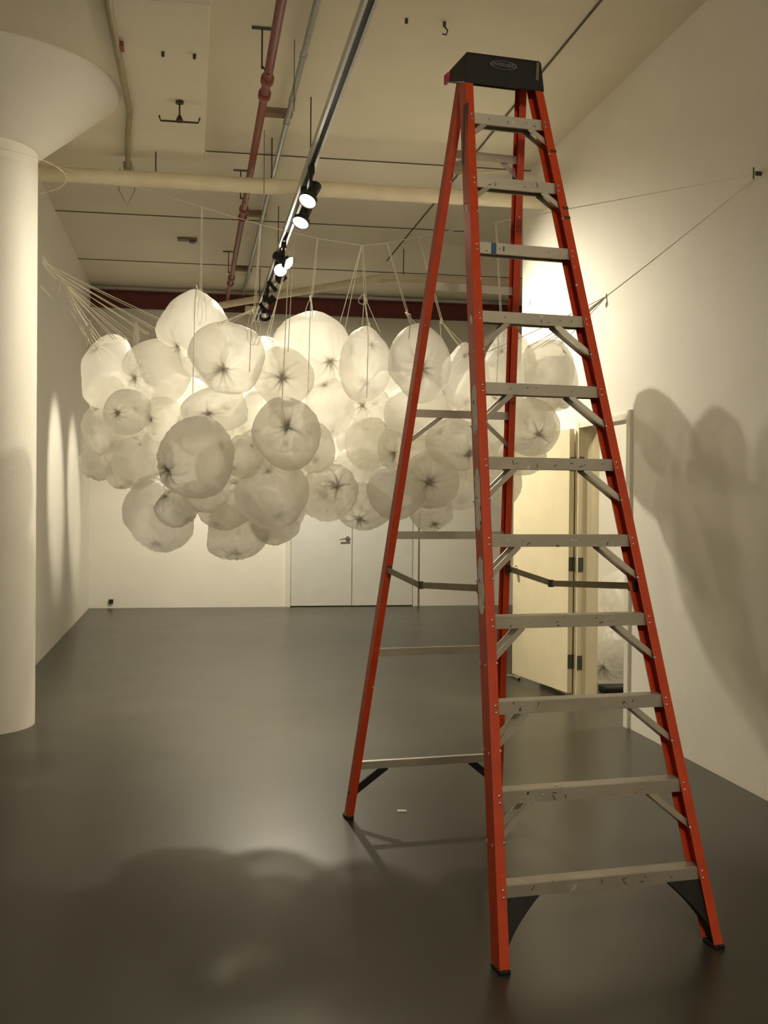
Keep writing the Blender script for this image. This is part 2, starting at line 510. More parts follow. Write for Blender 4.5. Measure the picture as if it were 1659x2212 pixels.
# outer shell corners: top ring, bottom ring (bottom slopes up to the rear), thickness inwards
T_ = [(-HWc+.006, y0+.006, zt), (HWc-.006, y0+.006, zt), (HWc-.006, y1-.004, zt), (-HWc+.006, y1-.004, zt)]
S_ = [(-HWc, y0, zt-.012), (HWc, y0, zt-.012), (HWc, y1+.004, zt-.012), (-HWc, y1+.004, zt-.012)]
B_ = [(-HWc-.010, y0-.012, zb), (HWc+.010, y0-.012, zb), (HWc+.008, y1+.018, zr_), (-HWc-.008, y1+.018, zr_)]
I_ = [(-HWc-.002, y0-.004, zb), (HWc+.002, y0-.004, zb), (HWc+.0, y1+.010, zr_), (-HWc-.0, y1+.010, zr_)]
J_ = [(-HWc+.010, y0+.010, zt-.016), (HWc-.010, y0+.010, zt-.016), (HWc-.010, y1-.008, zt-.016), (-HWc+.010, y1-.008, zt-.016)]
cap.prism([J_, I_, B_, S_, T_])
co = cap.build('top_cap', 'black', lad, bevel=.003)
# tool recess rim on the top
MB().box((-.10, y0+.06, zt-.001), (.10, y1-.06, zt+.004)).build('tool_tray', 'black', co)
# logo: pale oval and lettering on the front of the cap
nrm = Vector((0, -(zt-.012-zb), -.012)).normalized() if False else Vector((0, -.996, .088))
oc = Vector((-.005, y0-.0058, 3.392))
upv = Vector((0, .088, .996))
lo = []
ring = MB(); n = 40
for k in range(n):
    a0, a1 = 2*math.pi*k/n, 2*math.pi*(k+1)/n
    for (ra, rb_) in ((1.0, .90),):
        q = []
        for a, rr in ((a0, ra), (a1, ra), (a1, rb_), (a0, rb_)):
            q.append(oc + Vector((1, 0, 0))*.060*rr*math.cos(a) + upv*.019*rr*math.sin(a) + nrm*.0016)
        ring.add(q, [(3, 2, 1, 0)])
ring.build('logo_oval', 'logo', co)
tc_ = bpy.data.curves.new('logo_text', 'FONT'); tc_.body = 'WERNER'; tc_.size = .024
tc_.align_x = 'CENTER'; tc_.align_y = 'CENTER'; tc_.extrude = .0006
to = bpy.data.objects.new('logo_text', tc_); COL.objects.link(to)
dg = bpy.context.evaluated_depsgraph_get()
tme = bpy.data.meshes.new_from_object(to.evaluated_get(dg)); bpy.data.objects.remove(to)
tme.materials.clear(); tme.materials.append(M['logo'])
tobj = bpy.data.objects.new('logo_lettering', tme); COL.objects.link(tobj); tobj.parent = co
mm = Matrix((Vector((1, 0, 0)), upv, nrm)).transposed().to_4x4(); mm.translation = oc + nrm*.0016
tobj.matrix_local = mm
# magenta tag and worn paint on the cap
MB().box((-HWc-.016, y1-.03, zb+.072), (-HWc-.004, y1+.014, zb+.112)).build('tag', 'redtag', co)
MB().obox((HWc-.022, y0-.0075, 3.365), (.006, 0, 0), (0, .0015, 0), (0, -.005, .055)).build('tape_strip', 'brown', co)

# worn stickers on the left web of the left rail, black tape, marks
def web_patch(name, mat, s0, s1, d0, d1, jag=.25, side=-1, n=9, seed=0):
    rr = random.Random(seed); mb = MB(); L = []; Rr = []
    for k in range(n+1):
        t = k/n; s = s0+(s1-s0)*t
        edge = min(1, 6*min(t, 1-t)+.35)
        mid = (d0+d1)/2; h = (d1-d0)/2*edge
        L.append(fp(s, side*(hw(s)+FWD+.0008), mid-h*(1-rr.random()*jag)))
        Rr.append(fp(s, side*(hw(s)+FWD+.0008), mid+h*(1-rr.random()*jag)))
    for k in range(n):
        mb.add([L[k], Rr[k], Rr[k+1], L[k+1]], [(0, 1, 2, 3)])
    o = mb.build(name, mat, lad)
    sd = o.modifiers.new('solid', 'SOLIDIFY'); sd.thickness = .0006; sd.offset = 0
    return o
web_patch('worn_sticker', 'sticker', 1.90, 2.10, .006, .060, seed=1)
web_patch('worn_sticker', 'sticker', 1.52, 1.76, .006, .066, seed=2)
web_patch('worn_sticker', 'sticker', 1.205, 1.42, .006, .066, seed=3)
web_patch('worn_sticker', 'sticker', 2.36, 2.41, .02, .045, seed=4)
web_patch('worn_sticker', 'sticker', 2.86, 2.90, .03, .05, seed=5)
# black tape strip slanting down the left rail from the cap
mb = MB()
P_ = [fp(3.36, -(hw(3.36)+FWD+.001), .0005), fp(3.36, -(hw(3.36)+FWD+.001), .030), fp(3.10, -(hw(3.1)+FWD+.001), .050), fp(3.10, -(hw(3.1)+FWD+.001), .066)]
mb.add([P_[0], P_[1], P_[3], P_[2]], [(0, 1, 2, 3)])
tp = mb.build('tape_strip', 'tape', lad)
sd = tp.modifiers.new('solid', 'SOLIDIFY'); sd.thickness = .0008; sd.offset = 0
mb = MB(); s = 3.36
mb.add([fp(3.36, -hw(3.36)-FWD, -.001), fp(3.36, -hw(3.36)-FWD+.012, -.001), fp(3.20, -hw(3.2)-FWD, -.001)], [(0, 1, 2)])
tp = mb.build('tape_strip', 'tape', lad)
sd = tp.modifiers.new('solid', 'SOLIDIFY'); sd.thickness = .0008; sd.offset = 0
for s in (3.17, 2.90, 2.855):
    c = fp(s, hw(s)+.024, -.001)
    MB().obox(c, (.013, 0, 0), (0, .0008, 0), (0, sl*.006, cl*.006)).build('tape_strip', 'tape', lad)
# blue tape on the ninth step
s = S1+8*SP
MB().obox((-hw(s)+.062, s*sl+.005, s*cl-.022), (.011, 0, 0), (0, .001, 0), (0, 0, .022)).build('blue_tape', 'bluetape', lad)
MB().obox((-hw(s)+.105, s*sl+.005, s*cl-.020), (.003, 0, 0), (0, .001, 0), (0, 0, .010)).build('blue_tape', 'bluetape', lad)
# hand-written dark strokes on the step fronts
rs = random.Random(5)
for i, marks in {0: 7, 1: 3, 2: 4, 3: 3, 4: 2, 5: 4, 6: 1, 7: 3, 9: 4, 10: 2}.items():
    s = S1+i*SP; mb = MB()
    for k in range(marks):
        x = rs.uniform(-.75, .8)*hw(s); zz = s*cl - rs.uniform(.010, .032)
        ang = rs.uniform(0.2, 2.9); L = rs.uniform(.004, .010)
        mb.bar((x-L*math.cos(ang), s*sl+.0050, zz-L*math.sin(ang)), (x+L*math.cos(ang), s*sl+.0050, zz+L*math.sin(ang)), .0028, .001, side=(0, 1, 0))
    pm_ = mb.build('pen_marks', 'tape', lad); pm_['kind'] = 'stuff'

# ------------------------------------------------------------------ bags
def bag_mesh(rx, ry, rz, pole, seed, peak=0.0, wr=1.0, crumple=0.0, NS=110, NR=46):
    rng = np.random.RandomState(seed)
    pole = np.array(pole, float); pole /= np.linalg.norm(pole)
    a = np.cross(pole, [0, 0, 1.0]) if abs(pole[2]) < .9 else np.cross(pole, [1.0, 0, 0])
    a /= np.linalg.norm(a); b = np.cross(pole, a)
    th = np.pi*(np.linspace(0, 1, NR+1)[1:-1])**1.25
    ph = np.linspace(0, 2*np.pi, NS, endpoint=False)
    T, P = np.meshgrid(th, ph, indexing='ij')
    D = (np.cos(T)[..., None]*pole + (np.sin(T)*np.cos(P))[..., None]*a + (np.sin(T)*np.sin(P))[..., None]*b)
    # lumps
    f = np.ones_like(T)
    for _ in range(5):
        k = rng.normal(size=3); k *= rng.uniform(1.6, 3.4)/np.linalg.norm(k)
        f += .036*np.sin(D@k + rng.uniform(0, 6.28))
    # flattened facets where neighbours press
    for _ in range(6):
        k = rng.normal(size=3); k /= np.linalg.norm(k)
        lim = rng.uniform(.80, .93)
        f = np.minimum(f, lim/np.clip(D@k, .05, 1)*(1+.02*np.sin(D@(rng.normal(size=3)*4))) + .02)
    # fine film crinkles
    for _ in range(8):
        k = rng.normal(size=3); k *= rng.uniform(9, 20)/np.linalg.norm(k)
        f += (.0022+.010*crumple)*(1-2*np.abs(np.sin(D@k + rng.uniform(0, 6.28) + 1.5*np.sin(D@rng.normal(size=3)*3))))
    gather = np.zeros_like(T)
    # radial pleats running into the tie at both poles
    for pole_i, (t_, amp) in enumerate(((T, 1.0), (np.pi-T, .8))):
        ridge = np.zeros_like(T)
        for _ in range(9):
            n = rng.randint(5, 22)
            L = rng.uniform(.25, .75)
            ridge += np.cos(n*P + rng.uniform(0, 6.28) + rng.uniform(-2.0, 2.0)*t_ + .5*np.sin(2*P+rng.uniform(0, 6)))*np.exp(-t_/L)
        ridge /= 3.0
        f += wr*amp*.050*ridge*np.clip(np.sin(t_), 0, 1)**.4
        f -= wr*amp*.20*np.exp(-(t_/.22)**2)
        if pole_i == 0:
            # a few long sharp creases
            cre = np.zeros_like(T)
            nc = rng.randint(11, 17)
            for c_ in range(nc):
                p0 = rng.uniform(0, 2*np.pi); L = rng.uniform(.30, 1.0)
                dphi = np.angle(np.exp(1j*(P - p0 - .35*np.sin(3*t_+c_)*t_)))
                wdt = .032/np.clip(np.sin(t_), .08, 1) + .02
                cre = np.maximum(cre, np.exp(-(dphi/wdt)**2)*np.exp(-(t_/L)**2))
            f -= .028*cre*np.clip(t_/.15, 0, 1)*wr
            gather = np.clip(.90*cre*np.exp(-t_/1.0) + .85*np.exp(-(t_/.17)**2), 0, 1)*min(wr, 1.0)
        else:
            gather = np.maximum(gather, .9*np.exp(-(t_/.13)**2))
    if peak:
        u = D[..., 2]
        ang = np.arccos(np.clip(u, -1, 1))
        f += 1.6*peak*np.exp(-(ang/.42)**1.5)
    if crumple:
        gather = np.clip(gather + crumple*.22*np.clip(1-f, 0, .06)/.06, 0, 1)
    V = D*f[..., None]*np.array([rx, ry, rz])
    top = V[0].mean(0); bot = V[-1].mean(0)
    verts = np.vstack([top[None], V.reshape(-1, 3), bot[None]])
    nr = NR-1
    faces = []
    for j in range(NS):
        faces.append((0, 1+j, 1+(j+1) % NS))
    for i in range(nr-1):
        o0 = 1+i*NS; o1 = o0+NS
        for j in range(NS):
            k = (j+1) % NS
            faces.append((o0+j, o1+j, o1+k, o0+k))
    last = 1+nr*NS; o0 = 1+(nr-1)*NS
    for j in range(NS):
        faces.append((last, o0+(j+1) % NS, o0+j))
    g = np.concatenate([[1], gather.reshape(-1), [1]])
    return verts, faces, g, top


def make_bag(c, rx, ry, rz, pole, seed, label, group=None, peak=0.0, wr=1.0, crumple=0.0, small=False, knot=True):
    NS, NR = (110, 46) if not small else (56, 26)
    verts, faces, g, kp = bag_mesh(rx, ry, rz, pole, seed, peak, wr, crumple, NS, NR)
    me = bpy.data.meshes.new('film'); me.from_pydata(verts.tolist(), [], faces); me.update()
    me.polygons.foreach_set('use_smooth', [True]*len(me.polygons))
    at_ = me.attributes.new('gather', 'FLOAT', 'POINT'); at_.data.foreach_set('value', g.astype(np.float32))
    me.materials.append(M['bag'])
    root = empty('plastic_bag', c)
    tag(root, label, 'plastic bag', group)
    o = bpy.data.objects.new('film', me); COL.objects.link(o); o.parent = root
    if knot:
        # small twisted tuft where the bag is tied
        pl_ = Vector(pole).normalized(); a = pl_.orthogonal().normalized(); b = pl_.cross(a)
        rr = random.Random(seed); lo = []
        for h, r in ((-.03, .006), (-.012, .0045), (0, .007), (.012, .012)):
            lo.append([Vector(kp)+pl_*h+r*(rr.uniform(.6, 1.3))*(math.cos(2*math.pi*k/9)*a+math.sin(2*math.pi*k/9)*b) for k in range(9)])
        kk = MB().prism(lo).build('tie', 'bag', root, smooth=True)
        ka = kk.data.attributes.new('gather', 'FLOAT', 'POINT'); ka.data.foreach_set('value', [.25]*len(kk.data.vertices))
    return root


# px, py, half width, half height (px), distance y, tie position (px) or None, peak, crumple, label
BAGS = [
 (420, 724, 80, 84, 6.90, (383, 765), .10, 0, 'peaked bag hanging highest, at the top left of the cloud'),
 (490, 773, 76, 79, 6.55, (490, 812), .00, 0, 'bag with a large dark star-shaped tie right below the highest peaked bag'),
 (237, 810, 63, 76, 7.35, None, .02, 0, 'smooth bag at the far upper left end of the cloud'),
 (338, 802, 76, 68, 6.95, (292, 826), .02, 0, 'bag with faint creases just left of and below the highest bag'),
 (272, 888, 52, 50, 6.85, (258, 897), 0, 0, 'small creased bag with dark tie below the far upper left bag'),
 (357, 906, 42, 51, 6.90, (327, 907), 0, 0, 'narrow bag with side crease above the largest front left bag'),
 (226, 925, 48, 62, 7.45, None, 0, .2, 'brightly lit bag at the left edge of the cloud'),
 (214, 1000, 40, 40, 7.70, None, 0, .7, 'shaded crumpled small bag at the lower left edge of the cloud'),
 (292, 1003, 48, 56, 7.35, None, 0, .4, 'bright wrinkled bag low on the left, beside the shaded crumpled one'),
 (262, 1022, 32, 34, 7.60, None, 0, .6, 'tiny crumpled bag hanging lowest on the left edge'),
 (337, 985, 38, 58, 7.00, None, 0, .1, 'slim pale bag tucked left of the big lower front bag'),
 (419, 991, 80, 87, 6.20, (362, 1022), 0, .15, 'largest darker bag at the front left, tie at its lower left'),
 (466, 888, 74, 53, 6.60, (452, 900), 0, 0, 'wide bag with radiating creases above the largest front left bag'),
 (619, 940, 71, 76, 6.15, (628, 925), 0, 0, 'front centre bag with dark sideways star-shaped tie'),
 (526, 986, 44, 47, 6.30, None, 0, .1, 'small pear-shaped bag between the two large front bags'),
 (611, 814, 65, 66, 6.70, (615, 825), 0, 0, 'bright bag with dark star tie above the front centre bag'),
 (679, 757, 82, 80, 6.90, (722, 792), .06, 0, 'large bright rounded bag hanging under the middle of the track lights'),
 (797, 790, 55, 80, 6.70, None, .08, .05, 'tall smooth bag hung by a fan of strings at the top middle'),
 (905, 784, 66, 82, 6.40, (912, 808), .05, 0, 'tall bag with deep tie crossed by the ladder left rear rail'),
 (1006, 817, 52, 68, 6.75, None, .04, 0, 'bag seen between the two left ladder rails at the top right'),
 (1100, 803, 55, 76, 7.00, None, .10, 0, 'bag behind the right rear ladder rail with tufted top'),
 (1183, 812, 57, 78, 6.85, None, .04, .1, 'bag at the far upper right end of the cloud'),
 (1150, 925, 60, 62, 6.78, (1160, 945), 0, .1, 'rounded bag with low tie at the right end above the cream door'),
 (1128, 985, 52, 42, 6.95, None, 0, .2, 'lowest bag at the right end, in front of the cream door'),
 (709, 885, 53, 66, 6.85, None, 0, .05, 'very bright bag right of the front centre bag'),
 (795, 874, 46, 46, 6.95, (780, 880), 0, .1, 'small bag with a knot under the tall fan-hung bag'),
 (900, 897, 68, 62, 6.65, None, 0, .05, 'bag beneath the tall bag at the ladder left rear rail'),
 (676, 967, 46, 56, 6.65, None, 0, .3, 'half hidden bag just right behind the front centre bag'),
 (806, 957, 56, 56, 6.85, None, 0, .3, 'wrinkled middle bag left of the ladder left rear rail'),
 (872, 962, 55, 62, 6.70, (842, 990), 0, .1, 'bag in the middle row right behind the ladder left rear rail'),
 (980, 957, 62, 58, 6.40, (1012, 985), 0, .1, 'bag with lower right tie beside the ladder left front rail'),
 (775, 1002, 44, 42, 6.95, None, 0, .5, 'small crumpled bag in the lower middle'),
 (926, 1036, 60, 60, 6.40, (925, 1045), 0, .1, 'low bag with centred dark tie between the left ladder rails'),
 (1000, 1046, 62, 56, 6.70, None, 0, .2, 'low bag half hidden behind the ladder left front rail'),
 (860, 1062, 66, 58, 6.40, None, 0, .15, 'low rounded bag crossed by the ladder left rear rail'),
 (715, 1062, 64, 62, 6.70, (735, 1050), 0, .9, 'very wrinkled deflated bag at the bottom middle'),
 (790, 1096, 60, 52, 6.80, (775, 1125), 0, .8, 'deflated creased bag hanging over the back doors'),
 (930, 1106, 48, 46, 6.62, (940, 1140), 0, .5, 'small thin bag lowest between the left ladder rails'),
 (590, 1065, 79, 78, 6.30, None, 0, .1, 'large plain bag at the bottom centre'),
 (485, 1090, 68, 58, 6.60, None, 0, .1, 'bag directly above the lowest hanging bag at the bottom'),
 (512, 1150, 67, 65, 6.80, None, 0, .15, 'rounded bag hanging lowest of all at the bottom centre left'),
 (346, 1112, 75, 83, 6.65, None, 0, .3, 'big bag hanging lowest at the bottom left'),
 (381, 1097, 48, 42, 6.45, (358, 1068), 0, .9, 'crumpled flat bag lying across the big bottom left bag'),
 (596, 1136, 50, 38, 6.70, None, 0, .3, 'small flat bag peeking out under the large bottom centre bag'),
 (442, 1074, 50, 36, 6.45, None, 0, .2, 'bag peeking out beneath the largest front left bag'),
 (574, 768, 52, 38, 7.35, None, .03, 0, 'bright bag sunk in the dip between the two top peaks'),
 (1078, 1035, 46, 56, 6.95, None, 0, .2, 'low bag behind the right rear ladder rail'),
 (1052, 905, 56, 60, 6.90, None, 0, .1, 'middle bag framed between ladder rails on the right'),
 (1215, 830, 32, 56, 7.15, None, 0, .1, 'narrow bag peeking out past the far upper right bag'),
]
BCEN = []
for i, (px, py, rw, rh, yd, tie, peak, cr, lab) in enumerate(BAGS):
    c = at(px, py, y=yd)
    sc = (c-Vector((0, 0, CAM_H))).dot(FW)/F_PX
    rx, rz = rw*sc*1.03, rh*sc*1.03
    ry = (rx+rz)/2*.98
    if tie:
        ox, oz = (tie[0]-px)/rw, -(tie[1]-py)/rh
        q = max(0.12, 1-ox*ox-oz*oz)
        v = RT*ox*rx - FW*math.sqrt(q)*ry + UP*oz*rz
        pole = (v.x/rx, v.y/ry, v.z/rz)
        wr = 1.0
    else:
        rr = random.Random(i)
        pole = (rr.uniform(-.6, .6), rr.uniform(.2, .7), rr.uniform(-1.0, -.35)); wr = .8
    make_bag(c, rx, ry, rz, pole, 100+i, 'white plastic ' + lab, 'bags of the hanging cloud', peak, wr, cr)
    BCEN.append((c, rx, ry, rz))

# unseen bags filling the cloud; last few added to block a stray lamp beam
FILL = [(560, 905, 7.2), (440, 930, 7.3), (660, 1000, 7.2), (850, 850, 7.3), (1040, 850, 7.5), (950, 900, 7.3),
        (390, 870, 7.5), (750, 830, 7.5), (480, 1010, 7.2), (1085, 930, 7.4), (300, 900, 7.7), (520, 820, 7.6),
        (780, 950, 7.6), (900, 1000, 7.4), (1000, 960, 7.3), (1120, 850, 7.5), (1140, 860, 7.9), (1040, 900, 7.85), (900, 880, 7.7),
        (780, 880, 7.85), (640, 880, 7.55), (500, 880, 7.9), (360, 900, 7.85), (260, 860, 7.7), (1150, 930, 7.6), (1190, 830, 7.6),
        (960, 1020, 7.1), (1060, 990, 7.4), (578, 1038, 6.95), (515, 1062, 7.1), (672, 1050, 7.05), (600, 1098, 6.95), (560, 975, 6.9)]
for i, (px, py, yd) in enumerate(FILL):
    rr = random.Random(500+i)
    c = at(px, py, y=yd); sc = yd/F_PX
    r = rr.uniform(52, 66)*sc
    make_bag(c, r, r*rr.uniform(.9, 1.1), r*rr.uniform(.9, 1.1), (rr.uniform(-1, 1), rr.uniform(0, 1), rr.uniform(-1, .2)), 700+i,
             'unseen white plastic bag filling the inside of the hanging cloud', 'buried bags of the cloud', 0, .8, .1, small=True)

# spare bags on the floor of the store room, seen through the doorway
for i, (x, y, z, r, lab) in enumerate(((3.62, 9.05, .66, .27, 'white plastic bag on top of the pile in the store room doorway'),
                                       (3.50, 8.95, .27, .26, 'white plastic bag at the bottom of the pile in the doorway'),
                                       (3.98, 9.30, .33, .32, 'white plastic bag at the back of the pile in the doorway'))):
    make_bag((x, y, z), r, r, r*1.02, (-.5, -.6, -.4), 900+i, lab, 'bags in the store room', 0, 1.0, .3)
dk = MB().box((3.30, 8.55, 0), (3.62, 8.72, .055)).build('folded_cloth', 'black', bevel=.015)
tag(dk, 'small dark bundle on the floor in front of the doorway bags', 'bundle')

# ------------------------------------------------------------------ strings
def sag(a, b, s=0.0, n=8):
    a, b = Vector(a), Vector(b)
    return [a.lerp(b, k/n) - Vector((0, 0, s*4*(k/n)*(1-k/n))) for k in range(n+1)]
SR = .0025
def bagtop(i):
    c, rx, ry, rz = BCEN[i]
    return Vector((c.x, c.y, c.z+rz*.97))

# long wire: column capital - low point - right wall anchor
wa = at(118, 358, y=7.66)
wc = Vector((XR-.012, 5.513, 3.295))
def wire_pt(px, py):
    # vertical plane through the wire between column and wall
    d = ray(px, py); a = Vector((wa.x, wa.y)); b = Vector((wc.x, wc.y)); n = Vector((b.y-a.y, a.x-b.x))
    t = n.dot(a)/n.dot(Vector((d.x, d.y)))
    return Vector((0, 0, CAM_H))+t*d
wpts = [wa]+[wire_pt(*q) for q in ((300, 406), (435, 447), (562, 485), (685, 515), (781, 530), (835, 525), (903, 512), (1070, 480), (1300, 438))]+[wc]
wire = empty('support_wire', wa); tag(wire, 'thin white wire stretched from the column capital to the right wall', 'wire')
mb = MB().tube([p-wa for p in wpts], .0024, 6).build('strand', 'string', wire)
# loop of the wire round the capital
lp = []
rk = (Vector((wa.x+1.47, wa.y-7.90))).length
for k in range(40):
    a = math.atan2(wa.y-7.90, wa.x+1.47) - k/39*2*math.pi
    lp.append(Vector((-1.47+rk*math.cos(a), 7.90+rk*math.sin(a), wa.z))-wa)
MB().tube(lp, .0019, 5).build('loop', 'string', wire)
an = MB(); an.tube([(0, 0, 0), (.03, 0, 0)], .012, 8); an.tube([(-.012, 0, -.03), (-.012, 0, .03)], .004, 6)
ao = an.build('wall_anchor', 'iron'); ao.location = wc+Vector((-.018, 0, 0))
tag(ao, 'small dark eye bolt high on the right wall', 'hook')

def string_thing(label, strands, knots=(), tails=(), group='strings holding the cloud', cat='string'):
    o = Vector(strands[0][0]); root = empty('hanging_string', o); tag(root, label, cat, group)
    for st in strands:
        MB().tube([Vector(p)-o for p in st], SR, 5).build('strand', 'string', root)
    for k in knots:
        rr = random.Random(int(abs(k[0]*1000))); mb = MB()
        mb.tube([Vector(k)-o+Vector((0, 0, h)) for h in (-.016, -.006, .006, .016)], [.002, .006, .0055, .002], 7)
        mb.build('knot', 'string', root)
    for t in tails:
        MB().tube([Vector(p)-o for p in t], SR*.9, 5).build('loose_end', 'string', root)
    return root

def loop_pts(c, w_, h, tilt=0):
    return [Vector(c)+Vector((w_*math.sin(a)*math.sin(a/2), 0, -h*(1-math.cos(a))/2)) for a in np.linspace(0, 2*math.pi, 18)]

# drop strings from the wire: (wire px, knot px, bag index, label)
DROPS = [((435, 447), (432, 628), 0, 'string dropping to the highest peaked bag'),
         ((562, 485), (548, 668), 1, 'string dropping beside the lowest track light'),
         ((685, 515), (672, 640), 16, 'string dropping to the large rounded top bag'),
         ((835, 525), (878, 676), 18, 'string slanting down to the bag at the ladder left rear rail'),
         ((903, 512), (953, 694), 19, 'string slanting down between the left ladder rails'),
         ((1070, 480), (1082, 712), 20, 'string dropping beside the right rear ladder rail')]
for (w0, kp, bi, lab) in DROPS:
    A = wire_pt(*w0); T = bagtop(bi)
    K = at(kp[0], kp[1], y=(T.y*.75+A.y*.25))
    st = [[A, K], [A+Vector((.006, 0, 0)), K+Vector((.01, 0, 0))]]
    rr = random.Random(bi)
    for k in range(3):
        e = T+Vector((rr.uniform(-.07, .07), rr.uniform(-.08, .03), -.012-rr.uniform(0, .02)))
        st.append([K, K.lerp(e, .5)+Vector((rr.uniform(-.006, .006), 0, 0)), e])
    tails = []
    c, rx, ry, rz = BCEN[bi]
    yf = c.y-ry*1.02
    if bi in (0, 1):
        # bow loops lying against the bag
        for sx in (-1, 1):
            tails.append(loop_pts(K+Vector((sx*.012, -.05, 0)), sx*.035, .22))
    L = {0: .62, 1: .32, 16: .52, 18: .12, 19: .10, 20: .38}[bi]
    p0 = Vector((K.x-.01, K.y-.01, K.z)); 
    tails.append([p0, Vector((p0.x-.015, yf-.02, T.z+.02)), Vector((p0.x-.022, yf-.05, T.z-.15*L/.6)), Vector((p0.x-.03, yf-.05, T.z-L))])
    string_thing('thin white ' + lab, st, [K], tails)

# fan of strings under the low point of the wire
A = wire_pt(781, 530)
st = []; T = bagtop(17)
K = at(787, 640, y=6.62)
string_thing('thin white string from the low point of the wire to the tall fan-hung bag',
             [[A, K], [A+Vector((.008, 0, 0)), K+Vector((.012, 0, 0))], [K, T], [K, T+Vector((.06, -.05, -.03))], [K, T+Vector((-.05, -.03, -.02))]],
             [K, T+Vector((0, 0, .02))], [loop_pts(K+Vector((-.01, -.01, .01)), -.035, .06), [K, K+Vector((.01, -.10, -.25)), K+Vector((.0, -.13, -.62))]])
for k, (qx, qy) in enumerate(((733, 700), (745, 705), (752, 712))):
    pass
string_thing('pair of white strings from the wire low point to the large rounded bag',
             [[A, at(733, 702, y=6.85)], [A, at(745, 712, y=6.80)]])
# strings from the track region to the dip between the peaks
B0 = at(618, 560, y=7.3)
string_thing('thin white strings dropping from under the track lights into the dip between the top peaks',
             [[B0, at(580, 735, y=7.2)], [B0+Vector((.02, 0, 0)), at(574, 730, y=7.2)], [B0+Vector((.02, 0, .05)), at(608, 900, y=6.02)], [B0+Vector((.05, 0, .1)), at(622, 760, y=6.5)]], [at(577, 722, y=7.2)])
# strings from the column fan out to the left bags
ca = at(92, 560, y=7.62)
kn = at(131, 607, y=7.45)
ORD = ['first', 'second', 'third', 'fourth', 'fifth', 'sixth', 'seventh', 'eighth', 'ninth']
LEFT = [((190, 748), 7.05), ((203, 742), 7.05), ((216, 738), 7.1), ((245, 733), 7.1), ((272, 735), 7.1), ((296, 733), 7.0), ((315, 722), 7.0), ((330, 711), 6.95), ((346, 693), 6.9)]
for i, ((qx, qy), qy_) in enumerate(LEFT):
    e = at(qx, qy, y=qy_)
    start = kn if i < 4 else ca.lerp(kn, [.9, .75, .55, .3, .15][i-4])
    string_thing('thin white string from the column to the upper left bags, %s from the left' % ORD[i], sag(start, e, .006*(i % 3)) and [sag(start, e, .006*(i % 3)), sag(start+Vector((.01, 0, -.01)), e+Vector((.018, 0, .004)), .004)], [], [], 'strings fanned out from the column')
tie = string_thing('thicker white cord from the column ending in the knot of the left string fan', [sag(ca, kn, .01), sag(ca+Vector((0, 0, .02)), kn, .0), sag(ca-Vector((0, 0, .02)), kn, .02)], [kn], [sag(kn, kn+Vector((-.01, 0, -.08)), 0)])
string_thing('slack white string looping low from the column to the left fan', [sag(at(88, 618, y=7.6), at(150, 668, y=7.3), .02)+sag(at(150, 668, y=7.3), at(190, 735, y=7.1), .0)[1:]])
for (qx, qy, yd, lab) in ((193, 690, 7.02, 'small white bow of string above the far upper left bag'), (293, 695, 6.95, 'small white bow of string left of the highest bag')):
    t0 = at(qx, qy, y=yd)
    string_thing(lab, [loop_pts(t0, .016, .15), loop_pts(t0+Vector((.006, 0, 0)), -.016, .13), [t0, t0+Vector((.012, 0, -.17))]], [t0-Vector((0, 0, .06))])
# strings from the right wall anchor to the right bags
rk_ = at(1310, 640, y=6.15)
RIGHT = [((1205, 748), 6.85), ((1188, 742), 6.85), ((1170, 750), 6.9), ((1150, 757), 6.95), ((1138, 752), 6.95), ((1040, 765), 6.8)]
string_thing('thin twisted cord from the right wall eye bolt towards the cloud', [sag(wc, rk_, .01), sag(wc-Vector((0, 0, .012)), rk_, .004)], [rk_], [[rk_, rk_+Vector((.005, 0, -.06))]])
for i, ((qx, qy), yd) in enumerate(RIGHT):
    string_thing('thin white string from the right wall cord to the right bags, %s from the right' % ORD[i], [sag(rk_, at(qx, qy, y=yd), .01)], [], [], 'strings fanned out to the right')
string_thing('short knotted string end hanging at the right wall cord', [[rk_, rk_+Vector((.01, 0, -.05))]], [rk_-Vector((0, 0, .05))])

# ------------------------------------------------------------------ pipes and conduits under the ceiling
def pipe_thing(name, label, cat, pts, r, mat, n=16):
    root = empty(name, pts[0]); tag(root, label, cat)
    o = Vector(pts[0])
    auto_smooth(MB().tube([Vector(p)-o for p in pts], r, n).build('pipe', mat, root), 40)
    return root, o

wp, o = pipe_thing('water_pipe', 'thick cream pipe crossing the room under the ceiling', 'pipe', [(XL+.02, 9.19, 4.105), (XR, 9.19, 4.105)], .062, 'beige', 20)
for x in (-.30, .63, 2.1):
    MB().tube([Vector((x, 9.19, 4.16))-o, Vector((x, 9.19, ZC))-o], .006, 6).build('hanger_rod', 'iron', wp)
    MB().tube([Vector((x-.014, 9.19, 4.105))-o, Vector((x+.014, 9.19, 4.105))-o], .067, 20).build('clamp', 'beige', wp)

